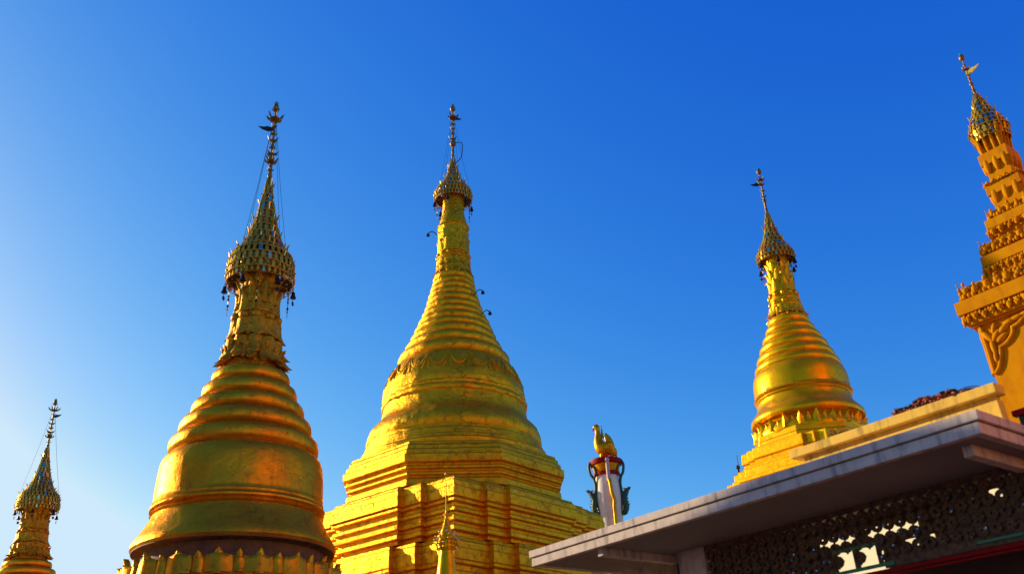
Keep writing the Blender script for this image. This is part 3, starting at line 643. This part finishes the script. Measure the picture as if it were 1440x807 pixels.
up = MB(); up.lathe([(.07, .95), (.06, 1.05), (.05, 1.12), (.03, 1.3), (.012, 1.38), (.012, 1.46)], 10, 0, L3(250, 0)[0]); up.ball((L3(250, 0)[0], 0, 1.48), .03, 0, 8, 6); up.build('small_umbrella', G_BIRD, bird, 60)

# ================================================================== LONG EAVE BUILDING
P2 = (4.2989, 8.0702)
brot = Matrix.Rotation(math.atan2(-.78374, .62109), 4, 'Z').to_quaternion()
bd = empty('pavilion', (P2[0], P2[1], 0), 'white eaved pavilion with dark carved lattice frieze across the lower right', 'building', brot)
def part(name, m, boxes, par=bd, bev=0, sm=None):
    mb = MB()
    for b in boxes: mb.box(*b)
    return mb.build(name, m, par, sm, None, bev)
slab = part('eave_slab', M_CONC, [(-6.84, .025, -.025, 1.0, 4.200, 4.298)], bev=.008)
part('eave_lip', M_CONC, [(-6.81, -.004, .0, .09, 4.075, 4.1865), (-6.81, -6.72, .09, 8.4, 4.075, 4.1865), (-.09, -.004, .09, 8.4, 4.075, 4.1865)], slab, .006)
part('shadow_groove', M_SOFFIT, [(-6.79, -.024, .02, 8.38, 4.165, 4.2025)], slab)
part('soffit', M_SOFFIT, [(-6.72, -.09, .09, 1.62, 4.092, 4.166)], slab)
part('roof_deck', M_CONC, [(-1.2, .025, 1.0, 8.4, 4.201, 4.297), (-6.84, -6.2, 1.0, 8.4, 4.201, 4.297), (-6.2, -1.2, 1.0, 1.62, 4.201, 4.297), (-6.2, -1.2, 5.2, 8.4, 4.201, 4.297)])
part('raised_roof', M_CREAM, [(-6.3, -1.15, 1.56, 1.64, 4.299, 4.62), (-6.3, -1.15, 5.16, 5.24, 4.299, 4.62), (-1.22, -1.15, 1.64, 5.16, 4.299, 4.62), (-6.3, -6.22, 1.64, 5.16, 4.299, 4.62), (-6.4, -1.05, 1.5, 5.3, 4.622, 4.70)])
beams = [(-5.49, -5.38), (-.365, -.255)]
for a, b in beams:
    part('beam', M_CONC if a < -3 else M_CONC, [(a, b, .10 if a < -3 else .30, 1.52, 3.975, 4.090)], bev=.006)
part('column', M_CONC, [(-5.24, -4.75, 1.40, 1.75, 0, 4.091)], bev=.01)
part('column', M_CONC, [(-.20, .06, 1.5, 1.75, 0, 4.091)], bev=.01)
part('end_wall', M_CONC, [(-6.30, -6.15, 1.75, 8.0, 0, 4.2)])
part('side_wall', M_CONC, [(-.3, -.15, 1.76, 8.0, 0, 4.2)])
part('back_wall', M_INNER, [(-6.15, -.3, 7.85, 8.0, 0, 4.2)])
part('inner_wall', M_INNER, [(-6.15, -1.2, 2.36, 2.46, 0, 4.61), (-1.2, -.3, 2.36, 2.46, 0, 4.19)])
part('floor_slab', M_GROUND, [(-6.8, 0, .2, 8.2, .004, .35)])
# added glow panels, in place of bright wall seen through the lattice
for x0, x1, z0, z1 in ((-3.52, -2.10, 3.88, 4.00), (-3.36, -2.62, 3.44, 3.80), (-2.32, -1.93, 3.66, 3.765), (-1.79, -1.70, 3.53, 3.61), (-1.14, -1.00, 3.96, 4.10), (-.80, -.72, 4.0, 4.08)):
    o = part('glow_panel', M_LIT, [(x0, x1, 2.335, 2.358, z0, z1)]); part('glow_panel_frame', M_WOOD, [(x0-.03, x1+.03, 2.342, 2.357, z1+.002, z1+.035)], o); part('glow_panel_sill', M_WOOD, [(x0-.03, x1+.03, 2.342, 2.357, z0-.035, z0-.002)], o)
# lattice frieze: rings with star shaped gaps
lf = MB(); pt = .150; x0, x1 = -4.75, -.20; zt, zb = 4.03, 3.44; y = 1.45
nx = int((x1-x0)/pt); nz = 4; random.seed(5)
WX0, WX1, WZ0, WZ1 = -2.74, -2.19, 3.385, 3.61
for j in range(nz):
    for i in range(nx+1):
        cx, cz = x0+.075+pt*i, zt-.075-pt*j
        if WX0+.03 < cx < WX1-.03 and WZ0 < cz < WZ1-.02 and i % 3: continue
        n = 18; vs = []; ro, ri = .069, random.choice((.012, .02, .026))
        for yy in (y-.02, y+.02):
            for k in range(n):
                a = 2*PI*k/n; vs.append((cx+ro*math.cos(a), yy, cz+ro*math.sin(a)))
            for k in range(n):
                a = 2*PI*k/n; vs.append((cx+ri*math.cos(a), yy, cz+ri*math.sin(a)))
        fs = []
        for k in range(n):
            k2 = (k+1) % n
            fs += [(k, k2, n+k2, n+k), (2*n+k, 3*n+k, 3*n+k2, 2*n+k2), (k, 2*n+k, 2*n+k2, k2), (n+k, n+k2, 3*n+k2, 3*n+k)]
        lf.add(vs, fs)
        lf.ball((cx+.075, y, cz), .014, 0, 6, 4); lf.ball((cx, y, cz-.075), .014, 0, 6, 4)
        for k in range(6):
            a = 2*PI*k/6+.3; lf.ball((cx+.052*math.cos(a), y-.025, cz+.052*math.sin(a)), .014, 0, 6, 4)
        if random.random() > .0 and not (-3.2 < cx < -1.5 and cz > 3.68 and j < 3 and random.random() < .8):
            # most star gaps are backed by carved board
            near = any(abs(cx+.075+u_) < .085 and abs(cz-.075-z_) < .085 for u_, z_ in ((1.83, 3.53), (1.495, 3.574), (1.308, 3.44), (.68, 3.85)))
            inwin = cx+pt > WX0 and cx < WX1 and cz-pt < WZ1 and cz > WZ0
            if not near and not inwin and random.random() < .985: lf.box(cx, cx+pt, y+.021, y+.03, cz-pt, cz, 0)
ms = lf
for i in range(110):
    cx = random.choice([random.uniform(-3.4, -1.4), random.uniform(-4.4, -.3)]); cx = x0+.075+pt*round((cx-x0)/pt); cz = zt-.075-pt*random.choice((0, 1, 2, 3))
    if WX0-.05 < cx < WX1+.05 and cz < 3.68: continue
    a = random.choice((0.3, 1.35, 2.4, 3.44, 4.5, 5.5)); ms.ball((cx+.05*math.cos(a), y-.02, cz+.05*math.sin(a)), random.uniform(.012, .021), 1, 8, 5)  # added mirror beads stand in for sky showing through small holes
lf.build('lattice_frieze', [M_WOOD, M_MIRROR], bd)
part('top_moulding', M_WOOD, [(-4.75, -.20, 1.42, 1.47, 4.022, 4.09)])
part('green_bar', M_GREEN, [(-2.76, -2.17, 1.425, 1.448, 3.60, 3.632)]); part('green_bar', M_GREEN, [(-2.78, -2.0, 1.425, 1.448, 3.352, 3.39)]); part('green_bar', M_GREEN, [(-1.01, -.52, 1.42, 1.448, 3.376, 3.402)])
for q0, q1 in ((-2.50, -2.44), (-2.78, -2.745), (-2.19, -2.14)): part('window_mullion', M_WOOD, [(q0, q1, 1.43, 1.46, 3.392, 3.598)])
part('lower_frieze_board', M_WOOD, [(-4.75, -2.79, 1.44, 1.475, 3.33, 3.44), (-2.13, -.20, 1.445, 1.475, 3.33, 3.41), (-2.13, -.2, 1.452, 1.475, 3.41, 3.45)])
part('red_rail', M_RED, [(-4.75, -.20, 1.41, 1.47, 3.275, 3.315), (-4.75, -.20, 1.43, 1.46, 3.240, 3.262)])
# parapet above the slab
pp = part('parapet', M_CREAM, [(-2.42, -.05, .68, .80, 4.30, 4.56)], bev=.008)
part('coping', M_CREAM, [(-2.52, -.0, .60, .80, 4.600, 4.705)], pp, .01); part('shadow_gap', M_CREAM, [(-2.40, -.07, .70, .79, 4.562, 4.598)], pp)
# dry creeper and broken tiles along the coping
cr = MB(); random.seed(11)
for i in range(260):
    x = random.triangular(-1.25, -.28, -.7); hgt = .07*max(0, 1-((x+.72)/.5)**2)+.015; zz = 4.705+random.uniform(0, hgt); yy = random.uniform(.64, .78)
    M_ = Matrix.Translation((x, yy, zz)) @ Matrix.Rotation(random.uniform(0, 6), 4, 'Z') @ Matrix.Rotation(random.uniform(-.5, .5), 4, 'X') @ Matrix.Rotation(random.uniform(-.3, .3), 4, 'Y')
    cr.box(-random.uniform(.02, .06), random.uniform(.02, .06), -.03, .03, -.008, .008, 0 if random.random() < .7 else 1, M_)
cro = cr.build('broken_tiles', [M_TILE, M_TWIG], None)
def place(o): o.location = (P2[0], P2[1], 0); o.rotation_mode = 'QUATERNION'; o.rotation_quaternion = brot
place(cro); tag(cro, 'heap of broken red roof tiles lying on the cream parapet coping', 'roof tiles')
tw = MB(); random.seed(21)
tw.tube([(-2.25, .76, 4.708), (-1.5, .74, 4.712), (-.9, .76, 4.71), (-.42, .74, 4.712)], .007, 5)
for i in range(16):
    x = random.choice((random.uniform(-2.2, -1.2), random.uniform(-1.5, -.5), random.uniform(-.6, -.45))); L = random.uniform(.15, .4); d = random.choice((-1, 1, 1))
    hh = random.uniform(.03, .08)
    pts = [(x, .72, 4.703), (x+d*L*.35, .70+random.uniform(-.05, .05), 4.71+hh*.8), (x+d*L*.7, .72, 4.72+hh), (x+d*L, .74, 4.705+hh*random.uniform(.3, 1.1))]
    tw.tube(cr_spline(pts, 5), .006, 5)
two = tw.build('dry_twigs', M_TWIG); place(two); tag(two, 'thin dark dry twigs arching up from the cream parapet coping', 'twigs')
rc = MB(); 
rc.box(.05, .11, 1.0, 1.06, 3.2, 4.42, 0); rc.box(-.10, .9, 1.02, 1.10, 4.44, 4.50, 0); rc.box(-.06, .9, 1.02, 1.10, 4.302, 4.34, 0); rc.box(-.10, .9, 1.10, 1.5, 4.46, 4.505, 0)
rco = empty('shutter_box', (P2[0], P2[1], 0), 'red framed dark shutter box beside the eave corner at the right edge', 'shutter box', brot)
rc.build('red_frame', M_RED, rco, None, None, .004); part('dark_panel', M_DKGREEN, [(-.06, .88, 1.06, 1.09, 4.345, 4.435)], rco)
part('support_post', M_RED, [(.30, .36, 1.1, 1.16, 0, 4.30)], rco)

# ================================================================== OCHRE TIERED TOWER ON THE ROOF
A5 = Vector((8.6192, 12.8825, 0))
tw5 = empty('tiered_tower', (A5.x, A5.y, 4.298), 'square ochre tower with stepped carved tiers and gilded crown at the right edge', 'tower', brot)
Z5 = 4.298
def sq(name, segs, par=tw5, bev=.008, m=M_ORANGE):
    mb = MB()
    for s_, z0, z1 in segs: mb.box(-s_, s_, -s_, s_, z0-Z5, z1-Z5)
    return mb.build(name, m, par, None, None, bev)
body = sq('body', [(.865, 6.12, 7.32)]); 
mb = MB(); vs = []
sq('base_block', [(1.0, Z5, 6.16)])
tiers = [('tier_slab', 1.055, 7.535, 7.765), ('tier_slab', .615, 8.355, 8.545), ('tier_slab', .430, 9.05, 9.215), ('tier_slab', .288, 9.695, 9.885), ('tier_slab', .247, 10.295, 10.52)]
for n_, s_, a, b in tiers: sq(n_, [(s_, a, b)])
sq('tower_core', [(.93, 7.32, 7.54), (.56, 7.76, 8.36), (.36, 8.54, 9.05), (.25, 9.21, 9.70), (.20, 9.88, 10.30), (.14, 10.5, 11.0)], bev=.01)
def fourfold(fn, name, sm=50, par=tw5):
    mb = MB(); fn(mb)
    base = [Vector(v) for v in mb.v]; f0 = list(mb.f); out = MB()
    for k in range(4):
        R_ = Matrix.Rotation(k*PI/2, 3, 'Z'); out.add([R_ @ v for v in base], f0)
    return out.build(name, M_ORANGE, par, sm)
def leafrow(s_, z, h, n, up, out_=.05, seed=1):
    def fn(mb):
        q = s_-.005; lo, hi = (z-Z5, z+h*.78-Z5) if up > 0 else (z-h-Z5, z-Z5)
        mb.add([(-q, -q, lo), (q, -q, lo), (0, 0, lo), (-q, -q, hi), (q, -q, hi), (0, 0, hi)], [(0, 1, 4, 3), (1, 2, 5, 4), (2, 0, 3, 5), (0, 2, 1), (3, 4, 5)])
        random.seed(seed)
        for i in range(n):
            x = -s_+(i+.5)*2*s_/n; w_ = s_/n*1.02; q = random.uniform(.85, 1.1)
            for (dx, dz, r) in ((0, .45, .62), (-.55, .25, .42), (.55, .25, .42), (0, .8, .36), (-.35, .6, .3), (.35, .6, .3)):
                mb.ball((x+dx*w_+random.uniform(-.12, .12)*w_, -s_-out_*.5+random.uniform(-.02, .015), z-Z5+up*h*dz*q), w_*r*random.uniform(.8, 1.15), 0, 8, 6, (1, min(1, out_*1.6/(w_*r+1e-4)), min(1.3, h/w_*.55)))
        # corner leaf
        for k in range(5):
            t = k/4; mb.ball((-s_-.02*t, -s_-.02*t, z-Z5+up*h*(t*1.0)), .035*s_**.5*(1.2-.7*t), 0, 7, 5, (1, 1, 1.4))
    return fn
for s_, z, h, n, up, seed in ((.99, 7.53, .22, 15, -1, 1), (.94, 7.765, .40, 11, 1, 2), (.60, 8.35, .22, 11, -1, 3), (.55, 8.545, .36, 8, 1, 4), (.41, 9.045, .17, 6, -1, 5), (.355, 9.215, .25, 5, 1, 6), (.27, 9.885, .10, 5, 1, 8)):
    fourfold(leafrow(s_, z, h*.8, n, up, .06, seed), 'carved_leaf_row')
def cons(s_, z, h, n):
    def fn(mb):
        for i in range(n):
            x = -s_+(i+.5)*2*s_/n; w_ = s_/n*.72
            mb.ball((x, -s_*.9, z-Z5), w_, 0, 12, 8, (1, .9, h/w_))
    return fn
fourfold(cons(.27, 9.69, .17, 3), 'bracket_row'); fourfold(cons(.235, 10.29, .17, 3), 'bracket_row')
def colon(mb):
    for x in (-.17, -.06, .06, .17): mb.tube(cr_spline([(x*.9, -.15, 10.5-Z5), (x, -.19, 10.62-Z5), (x*1.0, -.21, 10.78-Z5), (x*1.25, -.25, 10.92-Z5)], 4), .028, 8)
fourfold(colon, 'stem_row')
def ornament(mb):
    s_ = .865; F = lambda x, z: (x, -s_-.012, z-Z5)
    for sg in (1, -1):
        X = lambda q: sg*(-s_+q)
        mb.tube([F(X(.03), 7.30), F(X(.03), 6.95), F(X(.02), 6.52)], .032, 8)
        mb.tube([F(*q) for q in cr_spline([(X(.02), 6.50), (X(.12), 6.60), (X(.20), 6.78), (X(.22), 6.90)], 6)], .034, 8)
        mb.tube([F(*q) for q in cr_spline([(X(.20), 6.88), (X(.34), 6.92), (X(.46), 7.03), (X(.49), 7.14)], 6)], .034, 8)
        mb.tube([F(*q) for q in cr_spline([(X(.48), 7.12), (X(.60), 7.15), (X(.72), 7.22), (X(.865), 7.22)], 6)], .034, 8)
        for (q, z, a, L, w_) in ((.10, 7.1, -.6, .13, .05), (.13, 6.92, 0, .12, .045), (.12, 6.75, .1, .09, .035), (.22, 7.08, .8, .13, .05), (.30, 7.02, 1.2, .11, .045), (.22, 7.2, .4, .1, .04), (.36, 7.15, 1.0, .12, .045), (.47, 7.22, 1.5, .1, .04), (.60, 7.24, 1.5, .12, .04), (.74, 7.26, 1.5, .12, .035)):
            mb.ball(F(X(q), z), 1, 0, 10, 7, (w_*1.1, .06, L*1.05), Matrix.Rotation(sg*a, 3, 'Y'))
fourfold(ornament, 'corner_relief')
c5r = empty('x', (0, 0, 0), None, None); bpy.data.objects.remove(c5r)
crown(tw5, [(.30, 10.88-Z5), (.335, 11.02-Z5), (.30, 11.14-Z5), (.25, 11.26-Z5), (.20, 11.38-Z5), (.155, 11.50-Z5), (.115, 11.62-Z5), (.08, 11.74-Z5), (.05, 11.86-Z5)],
      [('ball', 11.95-Z5, .045), ('ball', 12.1-Z5, .05), ('ball', 12.22-Z5, .035), ('leaf', 12.3-Z5, .05), ('disc', 12.45-Z5, .05), ('ball', 12.55-Z5, .04), ('ball', 12.73-Z5, .07)], 12.85-Z5, 22, 0, (12.36-Z5, .26, 100), .5, 0, 0, .05)

# ================================================================== GROUND AND ADDED LIGHT-SHAPING HALLS OUT OF FRAME
g = MB(); g.box(-400, 400, -400, 400, -.5, 0); tag(g.build('ground', M_GROUND), kind='structure')
M_BOUNCE_HALL = plain('bounce_hall_ochre', (.80, .24, .01), .8, 0, (.52, .24, .05), 2, .01)
hl = empty('shade_hall', (-16, 11.0, 0), 'unseen white gabled hall added left of the stupas to shade the eave', 'building')  # added out of view; ridge and end placed to shade the eave fascia
part('wall', M_WHITE, [(-3.0, 3.0, -9, 7.5, 0, 8.6)], hl)  # wall of the added shade hall
rf = MB(); rf.add([(-3.6, -9.3, 8.6), (3.6, -9.3, 8.6), (3.6, 7.75, 8.6), (-3.6, 7.75, 8.6), (0, -9.3, 11.53), (0, 7.75, 11.53)], [(0, 1, 4), (2, 3, 5), (1, 2, 5, 4), (3, 0, 4, 5), (0, 3, 2, 1)]); rf.build('roof', M_TILE, hl)  # roof of the added shade hall
for i in range(5): part('shade_hall_door', M_WOOD, [(3.002, 3.05, -7.5+3*i, -6.2+3*i, .3, 2.8)], hl)
oh = empty('ochre_bounce_hall', (15, -1, 0), 'unseen tall ochre hall added right of the pavilion to reflect orange light', 'building', Matrix.Rotation(rad(-8), 4, 'Z').to_quaternion())  # added out of view for orange bounce, tall enough to reflect in the bell
part('wall', M_BOUNCE_HALL, [(0, 6, -9, 13, 0, 19)], oh); part('roof', M_RED, [(-.8, 6.8, -9.8, 13.8, 19.0, 19.4)], oh)  # wall and roof of the added bounce hall
for i in range(6): part('bounce_hall_window', M_WOOD, [(-.05, 0, -8+3.3*i, -6.6+3.3*i, 2, 4)], oh)
